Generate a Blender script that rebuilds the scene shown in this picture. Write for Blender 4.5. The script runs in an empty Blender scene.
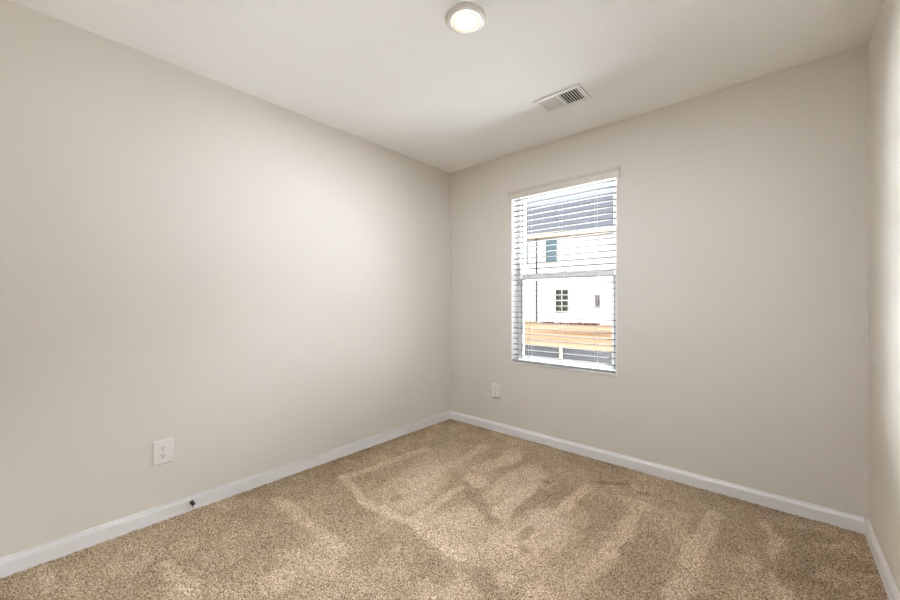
import bpy, bmesh, math, random
import numpy as np
from mathutils import Vector, Matrix

C = bpy.context.scene.collection
SC = bpy.context.scene

# ------------------------------------------------------------------ camera
CAM = Vector((2.442, -2.755, 1.158))
YAW = math.atan2(0.663, 0.748)                 # looks towards the far left corner
cd = bpy.data.cameras.new('camera')
cd.sensor_width = 36.0
cd.lens = 36.0 * 370.6 / 900.0
cd.shift_y = 2.0 / 900.0
cd.clip_start = 0.02
cam = bpy.data.objects.new('camera', cd)
C.objects.link(cam)
cam.location = CAM
cam.rotation_euler = (math.pi / 2, 0, YAW)
SC.camera = cam

# ------------------------------------------------------------------ sky, sun, exposure
SUN_ELEV, SUN_AZ = 42.0, 20.0                  # the sun stands behind this house
SKY_STRENGTH = 0.17
CLOUD_HORIZON, CLOUD_ZENITH = 0.74, 4.0
world = bpy.data.worlds.new('sky')
SC.world = world
world.use_nodes = True
wn, wl = world.node_tree.nodes, world.node_tree.links
wn.clear()
wo = wn.new('ShaderNodeOutputWorld')
wb = wn.new('ShaderNodeBackground')
sk = wn.new('ShaderNodeTexSky')
sk.sky_type = 'NISHITA'
sk.sun_disc = False
sk.sun_elevation = math.radians(SUN_ELEV)
sk.sun_rotation = math.radians(180 - SUN_AZ)
sk.dust_density = 2.0
wb.inputs['Strength'].default_value = 1.0
# thin bright cloud over the blue, brighter towards the zenith as cloudy skies are
wt = wn.new('ShaderNodeTexCoord')
wx_ = wn.new('ShaderNodeSeparateXYZ')
wl.new(wt.outputs['Generated'], wx_.inputs[0])
wr = wn.new('ShaderNodeMapRange')
wr.inputs['From Min'].default_value = 0.28
wr.inputs['To Min'].default_value = CLOUD_HORIZON
wr.inputs['To Max'].default_value = CLOUD_ZENITH
wl.new(wx_.outputs[2], wr.inputs['Value'])
wc = wn.new('ShaderNodeVectorMath')
wc.operation = 'SCALE'
wc.inputs[0].default_value = (0.95, 0.98, 1.0)
wl.new(wr.outputs[0], wc.inputs['Scale'])
ws = wn.new('ShaderNodeVectorMath')
ws.operation = 'SCALE'
ws.inputs['Scale'].default_value = SKY_STRENGTH
wl.new(sk.outputs[0], ws.inputs[0])
wz = wn.new('ShaderNodeTexNoise')
wz.inputs['Scale'].default_value = 3.0
wz.inputs['Detail'].default_value = 5
wl.new(wt.outputs['Generated'], wz.inputs['Vector'])
wf = wn.new('ShaderNodeMapRange')
wf.inputs['From Min'].default_value = 0.3
wf.inputs['From Max'].default_value = 0.7
wf.inputs['To Min'].default_value = 0.6
wf.inputs['To Max'].default_value = 0.95
wl.new(wz.outputs['Fac'], wf.inputs['Value'])
wm = wn.new('ShaderNodeMix')
wm.data_type = 'RGBA'
wl.new(wf.outputs[0], wm.inputs[0])
wl.new(ws.outputs[0], wm.inputs[6])
wl.new(wc.outputs[0], wm.inputs[7])
wl.new(wm.outputs[2], wb.inputs['Color'])
wl.new(wb.outputs[0], wo.inputs['Surface'])

sl = bpy.data.lights.new('sun', 'SUN')
sl.energy = 5.2
sl.angle = math.radians(0.6)
sl.color = (1.0, 0.96, 0.90)
so = bpy.data.objects.new('sun', sl)
C.objects.link(so)
so.rotation_euler = (math.radians(90 - SUN_ELEV), 0, math.radians(-SUN_AZ))
so.location = (0, -8, 10)

LAMP_CORE = 800.0                             # radiance of the ceiling lamp's lens
LAMP_COLOR = (0.89, 0.965, 1.09, 1)

# added fill lamps outside the window, out of view, that strengthen the daylight
for nm, loc, tgt, w_, h_, e_, col in (
        ('fill_above', (1.145, 3.3, 3.9), (1.145, 0.05, 1.4), 3.0, 1.0, 900, (0.93, 0.99, 1.06)),
        ('fill_east', (2.7, 2.2, 1.3), (1.145, 0.05, 1.37), 2.2, 1.6, 35, (1.0, 0.99, 0.98)),
        ('fill_west', (-2.3, 1.8, 1.3), (1.145, 0.05, 1.37), 3.0, 1.6, 460, (0.96, 0.99, 1.04)),
        ('fill_ground', (1.145, 2.5, -0.07), (1.145, 0.9, 2.6), 4.5, 1.0, 450, (0.94, 0.99, 1.06)),
        ('fill_ground_near', (1.145, 1.3, -0.07), (1.145, 0.5, 2.0), 3.6, 0.8, 420, (0.94, 0.99, 1.06))):
    al = bpy.data.lights.new(nm, 'AREA')
    al.shape = 'RECTANGLE'
    al.size, al.size_y, al.energy, al.color = w_, h_, e_, col
    al.spread = math.radians(110)
    ao = bpy.data.objects.new(nm, al)
    C.objects.link(ao)
    ao.location = loc
    ao.rotation_euler = (Vector(tgt) - Vector(loc)).to_track_quat('-Z', 'Y').to_euler()

vs = SC.view_settings
vs.view_transform = 'Standard'
vs.look = 'None'
vs.exposure = 0.55
vs.gamma = 1.0
vs.use_curve_mapping = False
SC.cycles.max_bounces = 14
SC.cycles.diffuse_bounces = 10
SC.cycles.transparent_max_bounces = 12
SC.cycles.sample_clamp_indirect = 8.0
SC.cycles.caustics_reflective = False
SC.cycles.use_denoising = True

W, D, H = 2.776, 2.92, 2.44                    # room: x 0..W, y -D..0, z 0..H
WX0, WX1, WZ0, WZ1 = 0.707, 1.584, 0.637, 2.112 # window opening in the back wall
TH = 0.16                                      # wall thickness
GZ = -0.245                                    # ground level outside


# ------------------------------------------------------------------ materials
def srgb(r, g, b):
    f = lambda c: c / 12.92 if c <= 0.04045 else ((c + 0.055) / 1.055) ** 2.4
    return (f(r / 255), f(g / 255), f(b / 255), 1)


def mat(name, color, rough=0.6, metal=0.0, bump=0.0, bscale=100.0, vary=0.0, vscale=8.0, spec=0.5):
    m = bpy.data.materials.new(name)
    m.use_nodes = True
    n, l = m.node_tree.nodes, m.node_tree.links
    p = n['Principled BSDF']
    p.inputs['Base Color'].default_value = color
    p.inputs['Roughness'].default_value = rough
    p.inputs['Metallic'].default_value = metal
    p.inputs['Specular IOR Level'].default_value = spec
    tc = n.new('ShaderNodeTexCoord')
    if bump > 0:
        t = n.new('ShaderNodeTexNoise')
        t.inputs['Scale'].default_value = bscale
        t.inputs['Detail'].default_value = 3
        b = n.new('ShaderNodeBump')
        b.inputs['Strength'].default_value = bump
        b.inputs['Distance'].default_value = 0.002
        l.new(tc.outputs['Object'], t.inputs['Vector'])
        l.new(t.outputs['Fac'], b.inputs['Height'])
        l.new(b.outputs['Normal'], p.inputs['Normal'])
    if vary > 0:
        t = n.new('ShaderNodeTexNoise')
        t.inputs['Scale'].default_value = vscale
        t.inputs['Detail'].default_value = 4
        r = n.new('ShaderNodeValToRGB')
        r.color_ramp.elements[0].position = 0.3
        r.color_ramp.elements[1].position = 0.7
        r.color_ramp.elements[0].color = [c * (1 - vary) for c in color[:3]] + [1]
        r.color_ramp.elements[1].color = [min(1, c * (1 + vary)) for c in color[:3]] + [1]
        l.new(tc.outputs['Object'], t.inputs['Vector'])
        l.new(t.outputs['Fac'], r.inputs['Fac'])
        l.new(r.outputs['Color'], p.inputs['Base Color'])
    return m


M = {}
M['wall'] = mat('wall_paint', srgb(226, 221, 213), 0.75, bump=0.12, bscale=220, spec=0.3)
M['ceiling'] = mat('ceiling_paint', srgb(248, 247, 245), 0.85, bump=0.15, bscale=160, spec=0.2)
M['trim'] = mat('trim_paint', srgb(238, 238, 239), 0.35)
M['vinyl'] = mat('window_vinyl', srgb(240, 240, 238), 0.35)
M['blind'] = mat('blind_white', srgb(190, 189, 186), 0.6)
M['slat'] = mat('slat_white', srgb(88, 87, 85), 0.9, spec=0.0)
M['valance'] = mat('valance_white', srgb(222, 215, 205), 0.45)
M['cord'] = mat('cord_white', srgb(170, 170, 168), 0.9, spec=0.0)
M['gasket'] = mat('gasket_black', srgb(34, 34, 36), 0.7)
M['plastic'] = mat('white_plastic', srgb(240, 237, 233), 0.35)
M['slot'] = mat('slot_dark', srgb(42, 38, 36), 0.6)
M['screw'] = mat('screw_white', srgb(226, 224, 220), 0.3)
M['vent'] = mat('vent_enamel', srgb(242, 240, 236), 0.4)
M['louver'] = mat('vent_louver', srgb(242, 238, 234), 0.4)
M['duct'] = mat('duct_shade', srgb(38, 37, 36), 0.8)
M['bronze'] = mat('dark_metal', srgb(52, 50, 54), 0.35, metal=0.7)
M['rubber'] = mat('white_rubber', srgb(236, 234, 232), 0.6)
M['lamp_trim'] = mat('lamp_trim', srgb(238, 234, 228), 0.4)
M['siding'] = mat('siding_white', srgb(196, 196, 197), 0.6)
M['fascia'] = mat('fascia_cream', srgb(190, 178, 158), 0.5)
M['housetrim'] = mat('house_trim', srgb(180, 182, 176), 0.5)
M['shingle'] = mat('shingle_grey', srgb(78, 80, 88), 0.9, bump=0.6, bscale=30, vary=0.25, vscale=9)
M['upperpane'] = mat('upper_pane', srgb(80, 102, 112), 0.12)  # bluish base colour stands in for the reflected sky
M['lowerpane'] = mat('lower_pane', srgb(40, 46, 42), 0.08)
M['spout'] = mat('downspout_grey', srgb(40, 38, 37), 0.5)
M['meter'] = mat('meter_grey', srgb(92, 90, 102), 0.5)
M['fabric'] = mat('silt_fabric', srgb(52, 55, 60), 0.8, bump=0.4, bscale=60, vary=0.12, vscale=6)
M['stake'] = mat('stake_wood', srgb(190, 178, 152), 0.8, vary=0.1, vscale=20)
M['survey'] = mat('stake_grey', srgb(120, 112, 104), 0.8)
M['mulch'] = mat('mulch_red', srgb(84, 46, 36), 0.9, vary=0.5, vscale=6)
M['grass'] = mat('dry_grass', srgb(110, 106, 58), 0.9, vary=0.3, vscale=10)


def make_glass():
    m = bpy.data.materials.new('window_glass')
    m.use_nodes = True
    n, l = m.node_tree.nodes, m.node_tree.links
    n.clear()
    o = n.new('ShaderNodeOutputMaterial')
    mx = n.new('ShaderNodeMixShader')
    tr = n.new('ShaderNodeBsdfTransparent')
    tr.inputs['Color'].default_value = (0.95, 0.965, 0.975, 1)
    gl = n.new('ShaderNodeBsdfGlossy')
    gl.inputs['Roughness'].default_value = 0.02
    lw = n.new('ShaderNodeLayerWeight')
    pw = n.new('ShaderNodeMath')
    pw.operation = 'POWER'
    pw.inputs[1].default_value = 5
    ma = n.new('ShaderNodeMath')
    ma.operation = 'MULTIPLY_ADD'
    ma.inputs[1].default_value = 0.96
    ma.inputs[2].default_value = 0.03
    l.new(lw.outputs['Facing'], pw.inputs[0])
    l.new(pw.outputs[0], ma.inputs[0])
    l.new(ma.outputs[0], mx.inputs[0])
    l.new(tr.outputs[0], mx.inputs[1])
    l.new(gl.outputs[0], mx.inputs[2])
    l.new(mx.outputs[0], o.inputs['Surface'])
    return m


M['glass'] = make_glass()


def make_lens():
    """diffuser of the lamp: hot in the middle, dimmer and warmer at its rim"""
    m = bpy.data.materials.new('lamp_lens')
    m.use_nodes = True
    n, l = m.node_tree.nodes, m.node_tree.links
    n.clear()
    o = n.new('ShaderNodeOutputMaterial')
    e = n.new('ShaderNodeEmission')
    tc = n.new('ShaderNodeTexCoord')
    sx = n.new('ShaderNodeSeparateXYZ')
    cx = n.new('ShaderNodeCombineXYZ')
    ln = n.new('ShaderNodeVectorMath')
    ln.operation = 'LENGTH'
    l.new(tc.outputs['Object'], sx.inputs[0])
    l.new(sx.outputs[0], cx.inputs[0])
    l.new(sx.outputs[1], cx.inputs[1])
    l.new(cx.outputs[0], ln.inputs[0])
    mr = n.new('ShaderNodeMapRange')
    mr.interpolation_type = 'SMOOTHSTEP'
    mr.inputs['From Min'].default_value = 0.0435
    mr.inputs['From Max'].default_value = 0.0475
    mr.inputs['To Min'].default_value = LAMP_CORE
    mr.inputs['To Max'].default_value = 0.72
    l.new(ln.outputs['Value'], mr.inputs['Value'])
    rp = n.new('ShaderNodeMapRange')
    rp.inputs['From Min'].default_value = 0.0435
    rp.inputs['From Max'].default_value = 0.0475
    l.new(ln.outputs['Value'], rp.inputs['Value'])
    mc = n.new('ShaderNodeMix')
    mc.data_type = 'RGBA'
    l.new(rp.outputs[0], mc.inputs[0])
    mc.inputs[6].default_value = LAMP_COLOR
    mc.inputs[7].default_value = (1.0, 0.93, 0.66, 1)
    l.new(mc.outputs[2], e.inputs['Color'])
    l.new(mr.outputs[0], e.inputs['Strength'])
    l.new(e.outputs[0], o.inputs['Surface'])
    return m


M['lens'] = make_lens()


def make_carpet():
    m = bpy.data.materials.new('carpet')
    m.use_nodes = True
    n, l = m.node_tree.nodes, m.node_tree.links
    p = n['Principled BSDF']
    p.inputs['Roughness'].default_value = 0.95
    p.inputs['Specular IOR Level'].default_value = 0.0
    tc = n.new('ShaderNodeTexCoord')
    at = n.new('ShaderNodeAttribute')
    at.attribute_name = 'pile'
    nz = n.new('ShaderNodeTexNoise')
    nz.inputs['Scale'].default_value = 185
    nz.inputs['Detail'].default_value = 2.0
    nz.inputs['Roughness'].default_value = 0.75
    l.new(tc.outputs['Object'], nz.inputs['Vector'])
    vo = n.new('ShaderNodeTexVoronoi')
    vo.inputs['Scale'].default_value = 250
    l.new(tc.outputs['Object'], vo.inputs['Vector'])
    sp = n.new('ShaderNodeSeparateColor')
    l.new(vo.outputs['Color'], sp.inputs[0])
    mxv = n.new('ShaderNodeMath')
    mxv.operation = 'MULTIPLY_ADD'
    mxv.inputs[1].default_value = 0.36
    l.new(sp.outputs[0], mxv.inputs[0])
    sc = n.new('ShaderNodeMath')
    sc.operation = 'MULTIPLY_ADD'
    sc.inputs[1].default_value = 1.85
    sc.inputs[2].default_value = -0.60
    l.new(nz.outputs['Fac'], sc.inputs[0])
    l.new(sc.outputs[0], mxv.inputs[2])
    rp = n.new('ShaderNodeValToRGB')
    cr = rp.color_ramp
    cr.elements[0].position = 0.12
    cr.elements[0].color = srgb(72, 57, 41)
    cr.elements[1].position = 0.88
    cr.elements[1].color = srgb(246, 231, 209)
    e = cr.elements.new(0.36)
    e.color = srgb(150, 128, 103)
    e = cr.elements.new(0.62)
    e.color = srgb(206, 185, 160)
    l.new(mxv.outputs[0], rp.inputs['Fac'])
    # brushed pile shows the paler sides of the yarn, pile left standing its darker tips
    mr = n.new('ShaderNodeMapRange')
    mr.inputs['From Min'].default_value = -1
    mr.inputs['From Max'].default_value = 1
    l.new(at.outputs['Fac'], mr.inputs['Value'])
    pr = n.new('ShaderNodeValToRGB')
    pr.color_ramp.elements[0].color = (0.54, 0.51, 0.46, 1)
    pr.color_ramp.elements[1].color = (1.20, 1.20, 1.24, 1)
    em = pr.color_ramp.elements.new(0.5)
    em.color = (0.83, 0.82, 0.79, 1)
    l.new(mr.outputs[0], pr.inputs['Fac'])
    mu = n.new('ShaderNodeMix')
    mu.data_type = 'RGBA'
    mu.blend_type = 'MULTIPLY'
    mu.inputs[0].default_value = 1.0
    l.new(rp.outputs['Color'], mu.inputs[6])
    l.new(pr.outputs['Color'], mu.inputs[7])
    l.new(mu.outputs[2], p.inputs['Base Color'])
    return m


M['carpet'] = make_carpet()


def make_clay():
    m = bpy.data.materials.new('clay_soil')
    m.use_nodes = True
    n, l = m.node_tree.nodes, m.node_tree.links
    p = n['Principled BSDF']
    p.inputs['Roughness'].default_value = 0.95
    p.inputs['Specular IOR Level'].default_value = 0.1
    tc = n.new('ShaderNodeTexCoord')
    mp = n.new('ShaderNodeMapping')
    mp.inputs['Scale'].default_value = (0.14, 0.6, 1)
    nz = n.new('ShaderNodeTexNoise')
    nz.inputs['Scale'].default_value = 1.3
    nz.inputs['Detail'].default_value = 8
    nz.inputs['Roughness'].default_value = 0.65
    l.new(tc.outputs['Object'], mp.inputs['Vector'])
    l.new(mp.outputs[0], nz.inputs['Vector'])
    rp = n.new('ShaderNodeValToRGB')
    cr = rp.color_ramp
    cr.elements[0].position = 0.34
    cr.elements[0].color = srgb(104, 80, 58)
    cr.elements[1].position = 0.64
    cr.elements[1].color = srgb(160, 136, 112)
    e = cr.elements.new(0.42)
    e.color = srgb(138, 108, 80)
    l.new(nz.outputs['Fac'], rp.inputs['Fac'])
    l.new(rp.outputs['Color'], p.inputs['Base Color'])
    b = n.new('ShaderNodeBump')
    b.inputs['Strength'].default_value = 0.5
    b.inputs['Distance'].default_value = 0.05
    n2 = n.new('ShaderNodeTexNoise')
    n2.inputs['Scale'].default_value = 6
    n2.inputs['Detail'].default_value = 6
    l.new(tc.outputs['Object'], n2.inputs['Vector'])
    l.new(n2.outputs['Fac'], b.inputs['Height'])
    l.new(b.outputs['Normal'], p.inputs['Normal'])
    return m


M['clay'] = make_clay()
nt = M['siding'].node_tree                     # lap siding: a saw-tooth bump every 15 cm
tc = nt.nodes.new('ShaderNodeTexCoord')
wv = nt.nodes.new('ShaderNodeTexWave')
wv.wave_profile = 'SAW'
wv.bands_direction = 'Z'
wv.inputs['Scale'].default_value = 2.1
bp = nt.nodes.new('ShaderNodeBump')
bp.inputs['Strength'].default_value = 0.4
bp.inputs['Distance'].default_value = 0.01
nt.links.new(tc.outputs['Object'], wv.inputs['Vector'])
nt.links.new(wv.outputs['Fac'], bp.inputs['Height'])
nt.links.new(bp.outputs['Normal'], nt.nodes['Principled BSDF'].inputs['Normal'])


# ------------------------------------------------------------------ mesh helpers
def add_box(bm, x0, x1, y0, y1, z0, z1, rot=None, piv=None):
    v = [bm.verts.new((x, y, z)) for z in (z0, z1) for y in (y0, y1) for x in (x0, x1)]
    for f in ((0, 2, 3, 1), (4, 5, 7, 6), (0, 1, 5, 4), (2, 6, 7, 3), (0, 4, 6, 2), (1, 3, 7, 5)):
        bm.faces.new([v[i] for i in f])
    if rot is not None:
        bmesh.ops.rotate(bm, verts=v, cent=piv or Vector(((x0 + x1) / 2, (y0 + y1) / 2, (z0 + z1) / 2)), matrix=rot)
    return v


def add_lathe(bm, prof, seg=48, mtx=None, close=False):
    """revolve (radius, height) points about z"""
    rings = []
    for r, z in prof:
        if r < 1e-6:
            rings.append([bm.verts.new((0, 0, z))])
        else:
            rings.append([bm.verts.new((r * math.cos(2 * math.pi * k / seg), r * math.sin(2 * math.pi * k / seg), z)) for k in range(seg)])
    for a, b in zip(rings, rings[1:]):
        for k in range(seg):
            q = [a[k % len(a)], a[(k + 1) % len(a)], b[(k + 1) % len(b)], b[k % len(b)]]
            u = []
            for x in q:
                if x not in u:
                    u.append(x)
            if len(u) > 2:
                try:
                    bm.faces.new(u)
                except ValueError:
                    pass
    vv = [v for r in rings for v in r]
    if mtx is not None:
        bmesh.ops.transform(bm, matrix=mtx, verts=vv)
    return vv


def add_prism(bm, poly, p0, p1, u, w):
    """sweep a 2D polygon (a, b) -> a*u + b*w from p0 to p1"""
    p0, p1, u, w = map(Vector, (p0, p1, u, w))
    A = [bm.verts.new(p0 + a * u + b * w) for a, b in poly]
    B = [bm.verts.new(p1 + a * u + b * w) for a, b in poly]
    n = len(poly)
    bm.faces.new(A)
    bm.faces.new(list(reversed(B)))
    for i in range(n):
        bm.faces.new((A[i], B[i], B[(i + 1) % n], A[(i + 1) % n]))


def obj(name, bm, m, parent=None, bevel=0.0, seg=2, smooth=False, loc=None):
    bmesh.ops.recalc_face_normals(bm, faces=bm.faces[:])
    me = bpy.data.meshes.new(name)
    bm.to_mesh(me)
    bm.free()
    me.materials.append(m)
    o = bpy.data.objects.new(name, me)
    C.objects.link(o)
    if parent is not None:
        o.parent = parent
    if loc is not None:
        o.location = loc
    if bevel > 0:
        b = o.modifiers.new('bevel', 'BEVEL')
        b.width = bevel
        b.segments = seg
        b.limit_method = 'ANGLE'
        b.angle_limit = math.radians(40)
    if smooth:
        for p in me.polygons:
            p.use_smooth = True
    return o


def tag(o, label, cat, group=None, kind=None):
    o['label'] = label
    o['category'] = cat
    if group:
        o['group'] = group
    if kind:
        o['kind'] = kind
    return o


def thing(name, label, cat, loc=(0, 0, 0), rz=0.0, group=None, kind=None):
    o = bpy.data.objects.new(name, None)
    o.empty_display_size = 0.1
    C.objects.link(o)
    o.location = loc
    o.rotation_euler = (0, 0, rz)
    return tag(o, label, cat, group, kind)


def boxes(name, m, parent, *bs, bevel=0.0):
    bm = bmesh.new()
    for b in bs:
        add_box(bm, *b)
    return obj(name, bm, m, parent, bevel)


def ring(x0, x1, z0, z1, y0, y1, w, wb=None, wt=None):
    """four bars of a rectangular frame"""
    wb = w if wb is None else wb
    wt = w if wt is None else wt
    return ((x0, x0 + w, y0, y1, z0, z1), (x1 - w, x1, y0, y1, z0, z1),
            (x0 + w, x1 - w, y0, y1, z0, z0 + wb), (x0 + w, x1 - w, y0, y1, z1 - wt, z1))


# ------------------------------------------------------------------ room shell
T = TH
S_ = 'structure'
tag(boxes('wall_left', M['wall'], None, (-T, 0, -D - T, T, 0, H)),
    'long bare beige wall on the left with one outlet near the floor', 'wall', kind=S_)
tag(boxes('wall_back', M['wall'], None, (0, WX0, 0, T, 0, H), (WX1, W, 0, T, 0, H),
          (WX0, WX1, 0, T, 0, WZ0), (WX0, WX1, 0, T, WZ1, H)),
    'beige wall holding the window', 'wall', kind=S_)
tag(boxes('wall_right', M['wall'], None, (W, W + T, -D - T, T, 0, H)),
    'beige wall cut off by the right edge of the photo', 'wall', kind=S_)
tag(boxes('wall_front', M['wall'], None, (0, W, -D - T, -D, 0, H)),
    'beige wall opposite the window', 'wall', kind=S_)
tag(boxes('ceiling', M['ceiling'], None, (-T, W + T, -D - T, T, H, H + 0.12)),
    'plain off-white ceiling', 'ceiling', kind=S_)

# carpeted floor: a slab whose top is a fine uneven pile
STROKES = [
    (1.233,-0.607,1.319,-1.342,0.24,0.35),
    (1.594,-0.815,1.574,-1.302,0.16,0.3),
    (0.526,-0.707,0.786,-1.328,0.2,0.3),
    (1.84,-0.775,1.804,-1.295,0.1,0.2),
    (0.257,-1.797,1.024,-1.791,0.05,0.55),
    (0.784,-1.932,0.936,-1.868,0.14,0.3),
    (0.886,-2.065,0.893,-2.088,0.1,0.5),
    (0.651,-2.345,0.697,-2.379,0.08,0.45),
    (0.277,-1.399,0.643,-1.484,0.035,0.7),
    (0.643,-1.484,1.05,-1.441,0.05,0.7),
    (1.05,-1.441,1.346,-1.47,0.05,0.8),
    (0.301,-1.414,0.371,-0.691,0.05,0.55),
    (0.731,-1.19,0.683,-0.361,0.06,0.6),
    (0.628,-1.424,0.594,-0.981,0.08,0.25),
    (0.995,-1.396,0.968,-0.98,0.04,0.7),
    (0.947,-0.842,1.004,-0.863,0.09,0.8),
    (0.947,-0.475,0.903,-0.707,0.09,0.6),
    (0.929,-0.325,0.961,-0.485,0.1,0.7),
    (0.697,-0.89,0.83,-1.289,0.16,0.4),
    (0.751,-1.359,0.743,-1.321,0.035,-0.6),
    (1.033,-0.971,1.313,-1.138,0.06,-0.5),
    (1.341,-1.027,1.39,-0.718,0.07,-0.6),
    (1.161,-1.212,1.156,-1.381,0.14,0.45),
    (1.31,-1.068,1.268,-0.538,0.07,0.85),
    (1.161,-0.479,1.159,-0.843,0.12,0.6),
    (0.965,-0.437,0.979,-0.377,0.09,0.6),
    (1.56,-0.455,1.544,-0.755,0.045,0.9),
    (1.53,-0.668,1.541,-0.824,0.05,0.7),
    (1.501,-0.898,1.503,-1.247,0.08,0.8),
    (1.59,-0.929,1.645,-1.102,0.07,0.6),
    (1.498,-1.078,1.509,-1.194,0.04,-0.4),
    (1.857,-0.436,1.869,-0.998,0.05,0.7),
    (1.869,-0.998,1.86,-1.238,0.06,0.6),
    (1.857,-0.436,1.928,-0.455,0.04,0.55),
    (1.653,-0.373,1.671,-0.373,0.05,0.55),
    (1.754,-0.455,1.784,-0.444,0.05,0.55),
    (1.583,-0.367,1.707,-0.257,0.035,-0.7),
    (1.814,-0.311,1.844,-0.299,0.035,-0.7),
    (1.328,-0.558,1.35,-0.574,0.04,-0.6),
    (2.176,-0.3,2.151,-0.809,0.06,0.6),
    (2.151,-0.809,2.132,-1.106,0.06,0.55),
    (2.405,-0.24,2.447,-0.467,0.04,0.5),
    (2.447,-0.467,2.458,-0.817,0.05,0.55),
    (2.35,-0.632,2.332,-0.681,0.06,0.45),
    (2.463,-0.255,2.587,-0.198,0.08,-0.55),
    (2.482,-0.604,2.514,-0.469,0.1,-0.6),
    (2.572,-0.656,2.508,-0.671,0.1,-0.6),
    (2.679,-0.323,2.628,-0.411,0.1,-0.4),
    (2.535,-0.342,2.569,-0.35,0.1,-0.4),
    (0.041,-2.729,0.26,-2.712,0.03,0.5),
    (0.421,-2.366,0.708,-2.335,0.04,0.5),
    (0.194,-2.648,0.317,-2.648,0.02,0.3),
    (1.442,-1.658,1.468,-1.656,0.16,0.6),
    (1.584,-1.439,1.596,-1.443,0.06,0.6),
    (1.719,-1.439,1.744,-1.437,0.08,0.6),
    (1.315,-1.434,1.345,-1.434,0.08,0.6),
    (1.447,-1.229,1.46,-1.333,0.1,0.6),
    (1.578,-1.153,1.581,-1.225,0.08,0.6),
    (1.255,-1.585,1.368,-1.607,0.08,-0.4),
    (1.495,-1.495,1.537,-1.51,0.08,-0.4),
    (1.546,-1.219,1.567,-1.238,0.03,-0.5),
    (1.977,-0.945,1.923,-1.291,0.1,-0.25),
    (1.993,-0.745,1.986,-0.98,0.1,-0.25),
    (1.022,-1.655,1.037,-1.779,0.12,-0.3),
    (0.66,-1.705,0.886,-1.674,0.1,-0.2),
    (0.342,-1.987,0.701,-1.89,0.12,-0.2),
]


def carpet_floor():
    st = 0.0065
    nx, ny = int(W / st) + 1, int(D / st) + 1
    xs, ys = np.linspace(0, W, nx), np.linspace(-D, 0, ny)
    X, Y = np.meshgrid(xs, ys)
    rng = np.random.default_rng(7)

    def vnoise(scale, oct=4, seed=0):
        r = np.random.default_rng(seed)
        tot, amp, norm = np.zeros_like(X), 1.0, 0.0
        for o in range(oct):
            g = int(max(W, D) * scale * 2 ** o) + 3
            G = r.random((g, g))
            fx, fy = X * scale * 2 ** o, (Y + D) * scale * 2 ** o
            ix, iy = fx.astype(int), fy.astype(int)
            tx, ty = fx - ix, fy - iy
            tx, ty = tx * tx * (3 - 2 * tx), ty * ty * (3 - 2 * ty)
            tot += amp * ((G[iy, ix] * (1 - tx) + G[iy, ix + 1] * tx) * (1 - ty) + (G[iy + 1, ix] * (1 - tx) + G[iy + 1, ix + 1] * tx) * ty)
            norm += amp
            amp *= 0.55
        return tot / norm * 2 - 1

    wx, wy = vnoise(7, 3, 1) * 0.022, vnoise(7, 3, 2) * 0.022
    pile = np.tanh(2.2 * vnoise(4.5, 5, 3)) * 0.42 - 0.06
    PX, PY = X + wx, Y + wy
    for x0, y0, x1, y1, w, a in STROKES:
        dx, dy = x1 - x0, y1 - y0
        L2 = dx * dx + dy * dy + 1e-9
        t = np.clip(((PX - x0) * dx + (PY - y0) * dy) / L2, 0, 1)
        d = np.hypot(PX - x0 - t * dx, PY - y0 - t * dy)
        w *= 0.78
        k = np.clip((1.15 * w - d) / (0.5 * w), 0, 1)
        k = k * k * (3 - 2 * k)
        pile = pile * (1 - 0.6 * k) + a * k
    pile += vnoise(24, 2, 5) * 0.22
    pile = np.clip(pile, -1, 1)
    Z = rng.random(X.shape) * 0.006 + 0.002 + 0.002 * vnoise(20, 2, 9)
    Z[0, :] = Z[-1, :] = 0.001
    Z[:, 0] = Z[:, -1] = 0.001
    JX = (rng.random(X.shape) - 0.5) * st * 0.6
    JY = (rng.random(X.shape) - 0.5) * st * 0.6
    JX[:, 0] = JX[:, -1] = 0
    JY[0, :] = JY[-1, :] = 0
    n = nx * ny
    co = np.empty((n + 8, 3))
    co[:n, 0], co[:n, 1], co[:n, 2] = (X + JX).ravel(), (Y + JY).ravel(), Z.ravel()
    co[n:] = [(x, y, z) for z in (-0.05, -0.001) for y in (-D - T, T) for x in (-T, W + T)]
    idx = np.arange(n).reshape(ny, nx)
    q = np.stack([idx[:-1, :-1], idx[:-1, 1:], idx[1:, 1:], idx[1:, :-1]], -1).reshape(-1, 4)
    slab = n + np.array([(0, 2, 3, 1), (4, 5, 7, 6), (0, 1, 5, 4), (2, 6, 7, 3), (0, 4, 6, 2), (1, 3, 7, 5)])
    q = np.concatenate([q, slab])
    me = bpy.data.meshes.new('floor')
    me.vertices.add(len(co))
    me.vertices.foreach_set('co', co.ravel())
    me.loops.add(q.size)
    me.loops.foreach_set('vertex_index', q.ravel().astype(np.int32))
    me.polygons.add(len(q))
    me.polygons.foreach_set('loop_start', np.arange(0, q.size, 4, dtype=np.int32))
    me.update(calc_edges=True)
    a = me.attributes.new('pile', 'FLOAT', 'POINT')
    a.data.foreach_set('value', np.concatenate([pile.ravel(), np.zeros(8)]).astype(np.float32))
    me.materials.append(M['carpet'])
    o = bpy.data.objects.new('floor', me)
    C.objects.link(o)
    return tag(o, 'tan speckled carpet with pale vacuum marks', 'carpet', kind=S_)


carpet_floor()

# baseboards
BH, BT = 0.083, 0.014
PROF = [(0, 0), (BT, 0), (BT, BH - 0.022), (BT - 0.002, BH - 0.016), (BT - 0.007, BH - 0.008), (BT - 0.009, BH), (0, BH)]


def baseboard(name, p0, p1, u, label):
    bm = bmesh.new()
    add_prism(bm, PROF, p0, p1, u, (0, 0, 1))
    return tag(obj(name, bm, M['trim']), label, 'baseboard', kind=S_)


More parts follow.
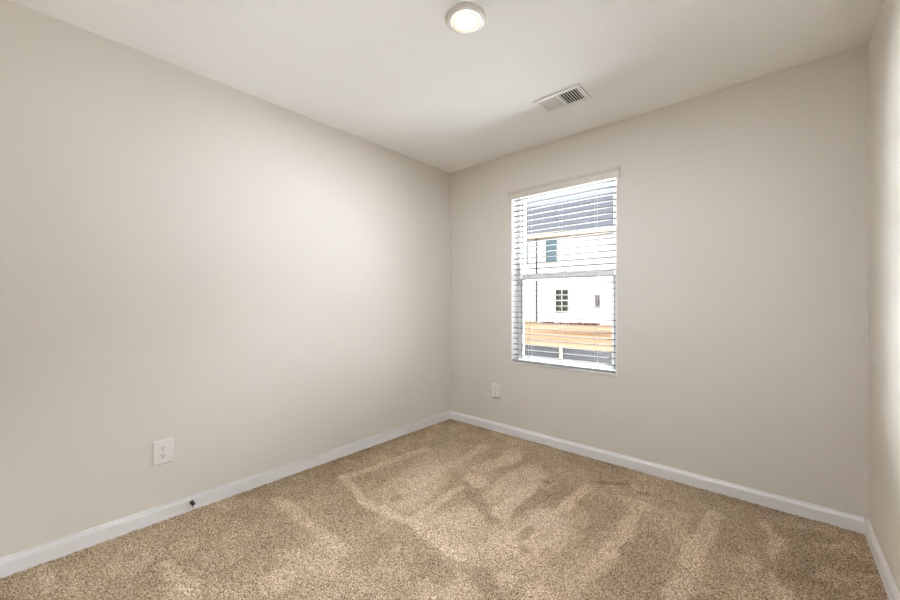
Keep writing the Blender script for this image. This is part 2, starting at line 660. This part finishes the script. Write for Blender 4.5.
baseboard('baseboard_left', (0, -D, 0.001), (0, 0, 0.001), (1, 0, 0), 'white baseboard along the left wall')
baseboard('baseboard_back', (BT, 0, 0.001), (W - BT, 0, 0.001), (0, -1, 0), 'white baseboard under the window wall')
baseboard('baseboard_right', (W, -D, 0.001), (W, 0, 0.001), (-1, 0, 0), 'white baseboard along the right wall')
baseboard('baseboard_front', (BT, -D, 0.001), (W - BT, -D, 0.001), (0, 1, 0), 'white baseboard on the wall opposite the window')

# ------------------------------------------------------------------ window
win = thing('window_1', 'white vinyl single-hung window in the back wall', 'window', ((WX0 + WX1) / 2, 0, WZ0), kind=S_)
ox, oz = (WX0 + WX1) / 2, WZ0
hw, hh = (WX1 - WX0) / 2, WZ1 - WZ0            # local x -hw..hw, z 0..hh
boxes('jamb_liner', M['trim'], win, (-hw, -hw + 0.006, 0.001, 0.088, 0, hh), (hw - 0.006, hw, 0.001, 0.088, 0, hh),
      (-hw + 0.006, hw - 0.006, 0.001, 0.088, hh - 0.006, hh))
boxes('window_sill', M['trim'], win, (-hw + 0.0005, hw - 0.0005, -0.007, 0.088, -0.004, 0.009), bevel=0.002)
boxes('window_frame', M['vinyl'], win, *ring(-hw, hw, 0, hh, 0.088, 0.150, 0.041, 0.020, 0.024), bevel=0.003)
sx = hw - 0.047
mid = 1.378 - oz
up = boxes('upper_sash', M['vinyl'], win, *ring(-sx, sx, mid - 0.018, hh - 0.024, 0.122, 0.146, 0.017, 0.036, 0.022), bevel=0.003)
boxes('pane', M['glass'], up, (-sx + 0.015, sx - 0.015, 0.132, 0.136, mid + 0.016, hh - 0.044))
lo = boxes('lower_sash', M['vinyl'], win, *ring(-sx, sx, 0.020, mid + 0.020, 0.092, 0.118, 0.019, 0.032, 0.052), bevel=0.003)
boxes('pane', M['glass'], lo, (-sx + 0.017, sx - 0.017, 0.103, 0.107, 0.050, mid - 0.030))
boxes('sash_lock', M['vinyl'], lo, (-0.03, 0.03, 0.094, 0.116, mid + 0.0201, mid + 0.032), bevel=0.003)
boxes('weather_strip', M['gasket'], win, (-hw + 0.041, -sx, 0.094, 0.140, 0.020, mid - 0.02), (hw - 0.047, hw - 0.041, 0.094, 0.140, 0.020, mid - 0.02))

# blind
bl = thing('window_blind', 'white two-inch slatted blind lowered over the window with slats open', 'blind', (ox, 0, WZ0))
bw = hw - 0.011
boxes('headrail', M['blind'], bl, (-bw, bw, 0.006, 0.058, 2.067 - oz, 2.104 - oz), bevel=0.002)
vx = 0.4575
bm = bmesh.new()
VP = [(0.010, 0), (0.018, 0), (0.020, 0.003), (0.020, 0.042), (0.0165, 0.045), (0.0165, 0.050), (0.022, 0.054), (0.026, 0.062), (0.031, 0.068), (0.031, 0.077), (0.010, 0.077)]
add_prism(bm, VP, (-vx, 0, 2.038 - oz), (vx, 0, 2.038 - oz), (0, -1, 0), (0, 0, 1))
add_box(bm, -vx, -vx + 0.010, -0.010, -0.0015, 2.038 - oz, 2.115 - oz)
add_box(bm, vx - 0.010, vx, -0.010, -0.0015, 2.038 - oz, 2.115 - oz)
obj('valance', bm, M['valance'], bl)
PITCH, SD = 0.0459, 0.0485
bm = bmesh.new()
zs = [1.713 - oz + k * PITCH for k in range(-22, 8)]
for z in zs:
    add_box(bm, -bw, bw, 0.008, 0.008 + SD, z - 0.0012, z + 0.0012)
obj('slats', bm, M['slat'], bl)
boxes('bottom_rail', M['blind'], bl, (-bw, bw, 0.007, 0.058, 0.0125, 0.029), bevel=0.003)
for lx in (0.875 - ox, 0.0, 1.426 - ox):
    bm = bmesh.new()
    for y in (0.0055, 0.0590):
        add_box(bm, lx - 0.0008, lx + 0.0008, y - 0.0007, y + 0.0007, 0.029, 2.068 - oz)
    for z in zs:
        add_box(bm, lx - 0.0008, lx + 0.0008, 0.0055, 0.0590, z - 0.0023, z - 0.0014)
    obj('ladder_cord', bm, M['cord'], bl)

bm = bmesh.new()
add_lathe(bm, [(0, 0), (0.0042, 0), (0.0042, 0.53), (0.003, 0.55), (0.0018, 0.585), (0, 0.585)], 8, Matrix.Translation((0.823 - ox, -0.0055, 1.452 - oz)))
obj('tilt_wand', bm, M['gasket'], bl)

# ------------------------------------------------------------------ ceiling lamp
lamp = thing('ceiling_lamp', 'round white recessed LED ceiling lamp, lit', 'ceiling lamp', (1.383, -1.451, H))
bm = bmesh.new()
add_lathe(bm, [(0.093, -0.0005), (0.093, -0.004), (0.089, -0.009), (0.078, -0.013), (0.070, -0.0142), (0.066, -0.0149), (0.066, -0.0005)], 72)
obj('trim_ring', bm, M['lamp_trim'], lamp, smooth=True)
bm = bmesh.new()
add_lathe(bm, [(0.0658, -0.01502), (0.05, -0.01510), (0.03, -0.01514), (0, -0.01516)], 72)
obj('lens', bm, M['lens'], lamp, smooth=True)

# ------------------------------------------------------------------ ceiling vent
vent = thing('ceiling_vent', 'white two-way air register in the ceiling near the window', 'vent', (1.416, -0.530, H))
bm = bmesh.new()
for b in ((-0.150, 0.150, -0.100, -0.070), (-0.150, 0.150, 0.070, 0.100), (-0.150, -0.122, -0.070, 0.070), (0.122, 0.150, -0.070, 0.070)):
    add_box(bm, b[0], b[1], b[2], b[3], -0.008, -0.0005)
obj('face_frame', bm, M['vent'], vent, bevel=0.0025)
boxes('backing', M['duct'], vent, (-0.1215, 0.1215, -0.0695, 0.0695, -0.0012, -0.0004))  # dark sheet on the solid ceiling, standing in for the shade inside a duct
boxes('center_bar', M['vent'], vent, (-0.008, 0.008, -0.0699, 0.0699, -0.0085, -0.0013))
for sgn in (-1, 1):
    bm = bmesh.new()
    for k in range(7):
        x = sgn * (0.0165 + k * 0.0160)
        add_box(bm, x - 0.0065, x + 0.0065, -0.0692, 0.0692, -0.0056, -0.0046,
                Matrix.Rotation(math.radians(36 * sgn), 3, 'Y'))
    obj('louver_bank', bm, M['louver'], vent)
for sgn in (-1, 1):
    bm = bmesh.new()
    add_lathe(bm, [(0.004, 0), (0.0035, -0.0015), (0, -0.002)], 16, Matrix.Translation((sgn * 0.137, 0, -0.008)))
    obj('screw', bm, M['screw'], vent)


# ------------------------------------------------------------------ outlets (local: plate in x-z, faces -y)
def outlet(label, loc, rz):
    t = thing('wall_outlet', label, 'outlet', loc, rz, group='duplex wall outlets')
    bm = bmesh.new()
    pw, ph = 0.0435, 0.0635
    A = [bm.verts.new((sx * pw, -0.0005, sz * ph)) for sx, sz in ((-1, -1), (1, -1), (1, 1), (-1, 1))]
    B = [bm.verts.new((sx * pw, -0.003, sz * ph)) for sx, sz in ((-1, -1), (1, -1), (1, 1), (-1, 1))]
    E = [bm.verts.new((sx * (pw - 0.006), -0.0068, sz * (ph - 0.006))) for sx, sz in ((-1, -1), (1, -1), (1, 1), (-1, 1))]
    bm.faces.new(A)
    bm.faces.new(E)
    for P, Q in ((A, B), (B, E)):
        for i in range(4):
            bm.faces.new((P[i], P[(i + 1) % 4], Q[(i + 1) % 4], Q[i]))
    obj('cover_plate', bm, M['plastic'], t, bevel=0.0008)
    for zc in (0.0195, -0.0195):
        bm = bmesh.new()
        # receptacle face: round, flat at top and bottom
        poly = []
        for k in range(40):
            a = 2 * math.pi * k / 40
            poly.append((0.0172 * math.cos(a), max(-0.0138, min(0.0138, 0.0172 * math.sin(a)))))
        add_prism(bm, poly, (0, -0.0069, zc), (0, -0.0088, zc), (1, 0, 0), (0, 0, 1))
        r = obj('receptacle', bm, M['plastic'], t, bevel=0.0005)
        bm = bmesh.new()
        add_box(bm, -0.0078, -0.0050, -0.00905, -0.0088, zc - 0.0015, zc + 0.0085)
        add_box(bm, 0.0052, 0.0076, -0.00905, -0.0088, zc + 0.000, zc + 0.0075)
        add_lathe(bm, [(0.0030, 0), (0.0030, 0.00025), (0, 0.00025)], 20,
                  Matrix.Translation((0, -0.0088, zc - 0.0080)) @ Matrix.Rotation(math.radians(90), 4, 'X'))
        obj('socket_slots', bm, M['slot'], r)
    bm = bmesh.new()
    add_lathe(bm, [(0.0032, 0), (0.0028, 0.0010), (0, 0.0012)], 20,
              Matrix.Translation((0, -0.0068, 0)) @ Matrix.Rotation(math.radians(90), 4, 'X'))
    obj('screw', bm, M['screw'], t)
    return t


outlet('white duplex outlet on the left wall above the door stop', (0, -2.294, 0.365), math.radians(90))
outlet('white duplex outlet on the back wall, low between the corner and the window', (0.550, 0, 0.364), 0)

# ------------------------------------------------------------------ door stop on the left baseboard
ds = thing('door_stop', 'small dark metal door stop with white tip on the left baseboard', 'door stop', (BT, -2.168, 0.050))
RX = Matrix.Rotation(math.radians(90), 4, 'Y')
bm = bmesh.new()
add_lathe(bm, [(0, 0.0002), (0.011, 0.0002), (0.011, 0.003), (0.007, 0.008), (0, 0.008)], 24, RX)
obj('base', bm, M['bronze'], ds, smooth=False)
bm = bmesh.new()
prof = [(0, 0.0081)]
for k in range(33):
    prof.append((0.0075 + (0.0012 if k % 2 else 0), 0.0081 + k * 0.00155))
prof.append((0, 0.0081 + 33 * 0.00155))
add_lathe(bm, prof, 20, RX)
obj('spring', bm, M['bronze'], ds)
bm = bmesh.new()
add_lathe(bm, [(0, 0.0595), (0.009, 0.0595), (0.010, 0.062), (0.010, 0.072), (0.007, 0.076), (0, 0.077)], 24, RX)
obj('rubber_tip', bm, M['rubber'], ds, smooth=True)

# ------------------------------------------------------------------ outside
bm = bmesh.new()
add_box(bm, -40, 40, T + 0.02, 70, GZ - 0.3, GZ)
tag(obj('ground', bm, M['clay']), 'bare orange clay ground outside the window', 'ground', kind=S_)

# the house across the lot
R2, F2 = Vector((0.748, 0.663, 0)), Vector((-0.663, 0.748, 0))
hp = Vector((CAM.x, CAM.y, 0)) + R2 * 6.758 + F2 * 24.8
hp.z = GZ
house = thing('neighboring_house', 'white two-story house with grey shingle roof beyond the fence', 'house', hp, math.radians(8.7))
LX0, LX1, HD, EZ = -8.5, 8.5, 9.0, 5.51 - GZ
boxes('siding_walls', M['siding'], house, (LX0, LX1, 0, HD, 0.001, EZ))
bm = bmesh.new()
rz = 8.90 - GZ
ov = 0.10
add_prism(bm, [(-ov, EZ + 0.31), (HD / 2, rz), (HD + ov, EZ + 0.31), (HD + ov, EZ + 0.25), (-ov, EZ + 0.25)],
          (LX0 - 0.4, 0, 0), (LX1 + 0.4, 0, 0), (0, 1, 0), (0, 0, 1))
obj('roof', bm, M['shingle'], house)
boxes('fascia', M['fascia'], house, (LX0 - 0.4, LX1 + 0.4, -ov - 0.10, -ov - 0.001, EZ - 0.02, EZ + 0.30),
      (LX0 - 0.4, LX1 + 0.4, HD + ov + 0.001, HD + ov + 0.03, EZ - 0.02, EZ + 0.30),
      (LX0 - 0.4, LX1 + 0.4, -ov, HD + ov, EZ + 0.001, EZ + 0.24))


def house_window(xc, w, z0, z1, grid, pane):
    f = boxes('window', M['housetrim'], house, *ring(xc - w / 2 - 0.06, xc + w / 2 + 0.06, z0 - 0.06, z1 + 0.06, -0.05, -0.001, 0.06))
    bs = []
    boxes('pane', pane, f, (xc - w / 2, xc + w / 2, -0.02, -0.002, z0, z1))
    zm = (z0 + z1) / 2
    if grid:
        bs = [(xc - w / 2, xc + w / 2, -0.045, -0.021, zm - 0.04, zm + 0.04),
              (xc - 0.03, xc + 0.03, -0.045, -0.021, z0, zm - 0.041), (xc - 0.03, xc + 0.03, -0.045, -0.021, zm + 0.041, z1)]
        for a, b in ((z0, zm - 0.04), (zm + 0.04, z1)):
            m_ = (a + b) / 2
            bs.append((xc - w / 2, xc - 0.031, -0.040, -0.021, m_ - 0.025, m_ + 0.025))
            bs.append((xc + 0.031, xc + w / 2, -0.040, -0.021, m_ - 0.025, m_ + 0.025))
    else:
        bs = [(xc - w / 2, xc + w / 2, -0.040, -0.021, zm - 0.02, zm + 0.02)]
    boxes('muntin', M['housetrim'], f, *bs)
    return f


for xc in (-5.2, -1.99, 0.03, 4.25):
    house_window(xc, 0.75, 3.83 - GZ, 5.30 - GZ, False, M['upperpane'])
for xc in (-4.2, 0.73, 5.6):
    house_window(xc, 0.79, 0.57 - GZ, 1.95 - GZ, True, M['lowerpane'])
boxes('downspout', M['spout'], house, (-1.035, -0.965, -0.075, -0.005, 0.02, EZ - 0.03), (-1.035, -0.965, -0.14, -0.0751, EZ - 0.10, EZ - 0.03))
boxes('electric_meter', M['meter'], house, (2.83, 3.035, -0.14, -0.001, 0.91 - GZ, 1.60 - GZ), bevel=0.02)

# planting bed and weeds at the foot of the house: a low mass of clods
random.seed(4)


def clumps(name, m, s0, s1, n, label, cat, hmax):
    bm = bmesh.new()
    for i in range(n):
        r = random.uniform(0.05, 0.13)
        mt = Matrix.Translation((random.uniform(s0, s1), -random.uniform(0.7, 1.5), r * 0.3)) @ Matrix.Diagonal((1.3, 1, hmax, 1)) @ Matrix.Rotation(random.random() * 6, 4, 'Z')
        bmesh.ops.create_icosphere(bm, subdivisions=1, radius=r, matrix=mt)
    o = obj(name, bm, m)
    o.location = hp
    o.rotation_euler = (0, 0, math.radians(8.7))
    return tag(o, label, cat, kind='stuff')


clumps('mulch', M['mulch'], -0.3, 3.2, 90, 'dark red mulch clods along the foot of the white house', 'mulch', 1.0)
clumps('weeds', M['grass'], -2.6, -0.4, 60, 'yellow green weeds at the foot of the house by the downspout', 'grass', 0.9)

# silt fence near the window
fence = thing('silt_fence', 'low dark grey fabric silt fence on wooden stakes outside the window', 'fence', (-0.379, 3.35, GZ))
bm = bmesh.new()
NX, NZ = 120, 6
x0, x1 = -5.6, 5.6
grid = [[None] * (NZ + 1) for _ in range(NX + 1)]
for side, off in ((0, 0.0), (1, 0.004)):
    g = [[bm.verts.new((x0 + (x1 - x0) * i / NX,
                        off + 0.02 * math.sin(i * 0.45) * math.sin(math.pi * j / NZ) + 0.028,
                        0.003 + 0.60 * j / NZ - (0.012 * abs(math.sin(i * math.pi / 19.3)) if j == NZ else 0)))
          for j in range(NZ + 1)] for i in range(NX + 1)]
    for i in range(NX):
        for j in range(NZ):
            bm.faces.new((g[i][j], g[i + 1][j], g[i + 1][j + 1], g[i][j + 1]))
obj('fabric', bm, M['fabric'], fence, smooth=True)
for k in range(-3, 4):
    boxes('stake', M['stake'], fence, (1.8 * k - 0.021, 1.8 * k + 0.021, -0.036, 0.004, 0.001, 0.625), bevel=0.002)

# thin grade stakes by the house
for i, (s, lean, lab) in enumerate(((0.03, 0.0, 'thin upright grade stake right of the dark downspout'),
                                    (-0.885, 40.0, 'thin leaning grade stake left of the dark downspout'))):
    bm = bmesh.new()
    add_box(bm, -0.02, 0.02, -0.02, 0.02, 0.0, 0.36)
    o = obj('grade_stake', bm, M['survey'])
    o.location = hp + Matrix.Rotation(math.radians(8.7), 3, 'Z') @ Vector((s, -1.9, 0.0))
    o.rotation_euler = (0, math.radians(lean), math.radians(8.7))
    tag(o, lab, 'stake', group='grade stakes by the house')
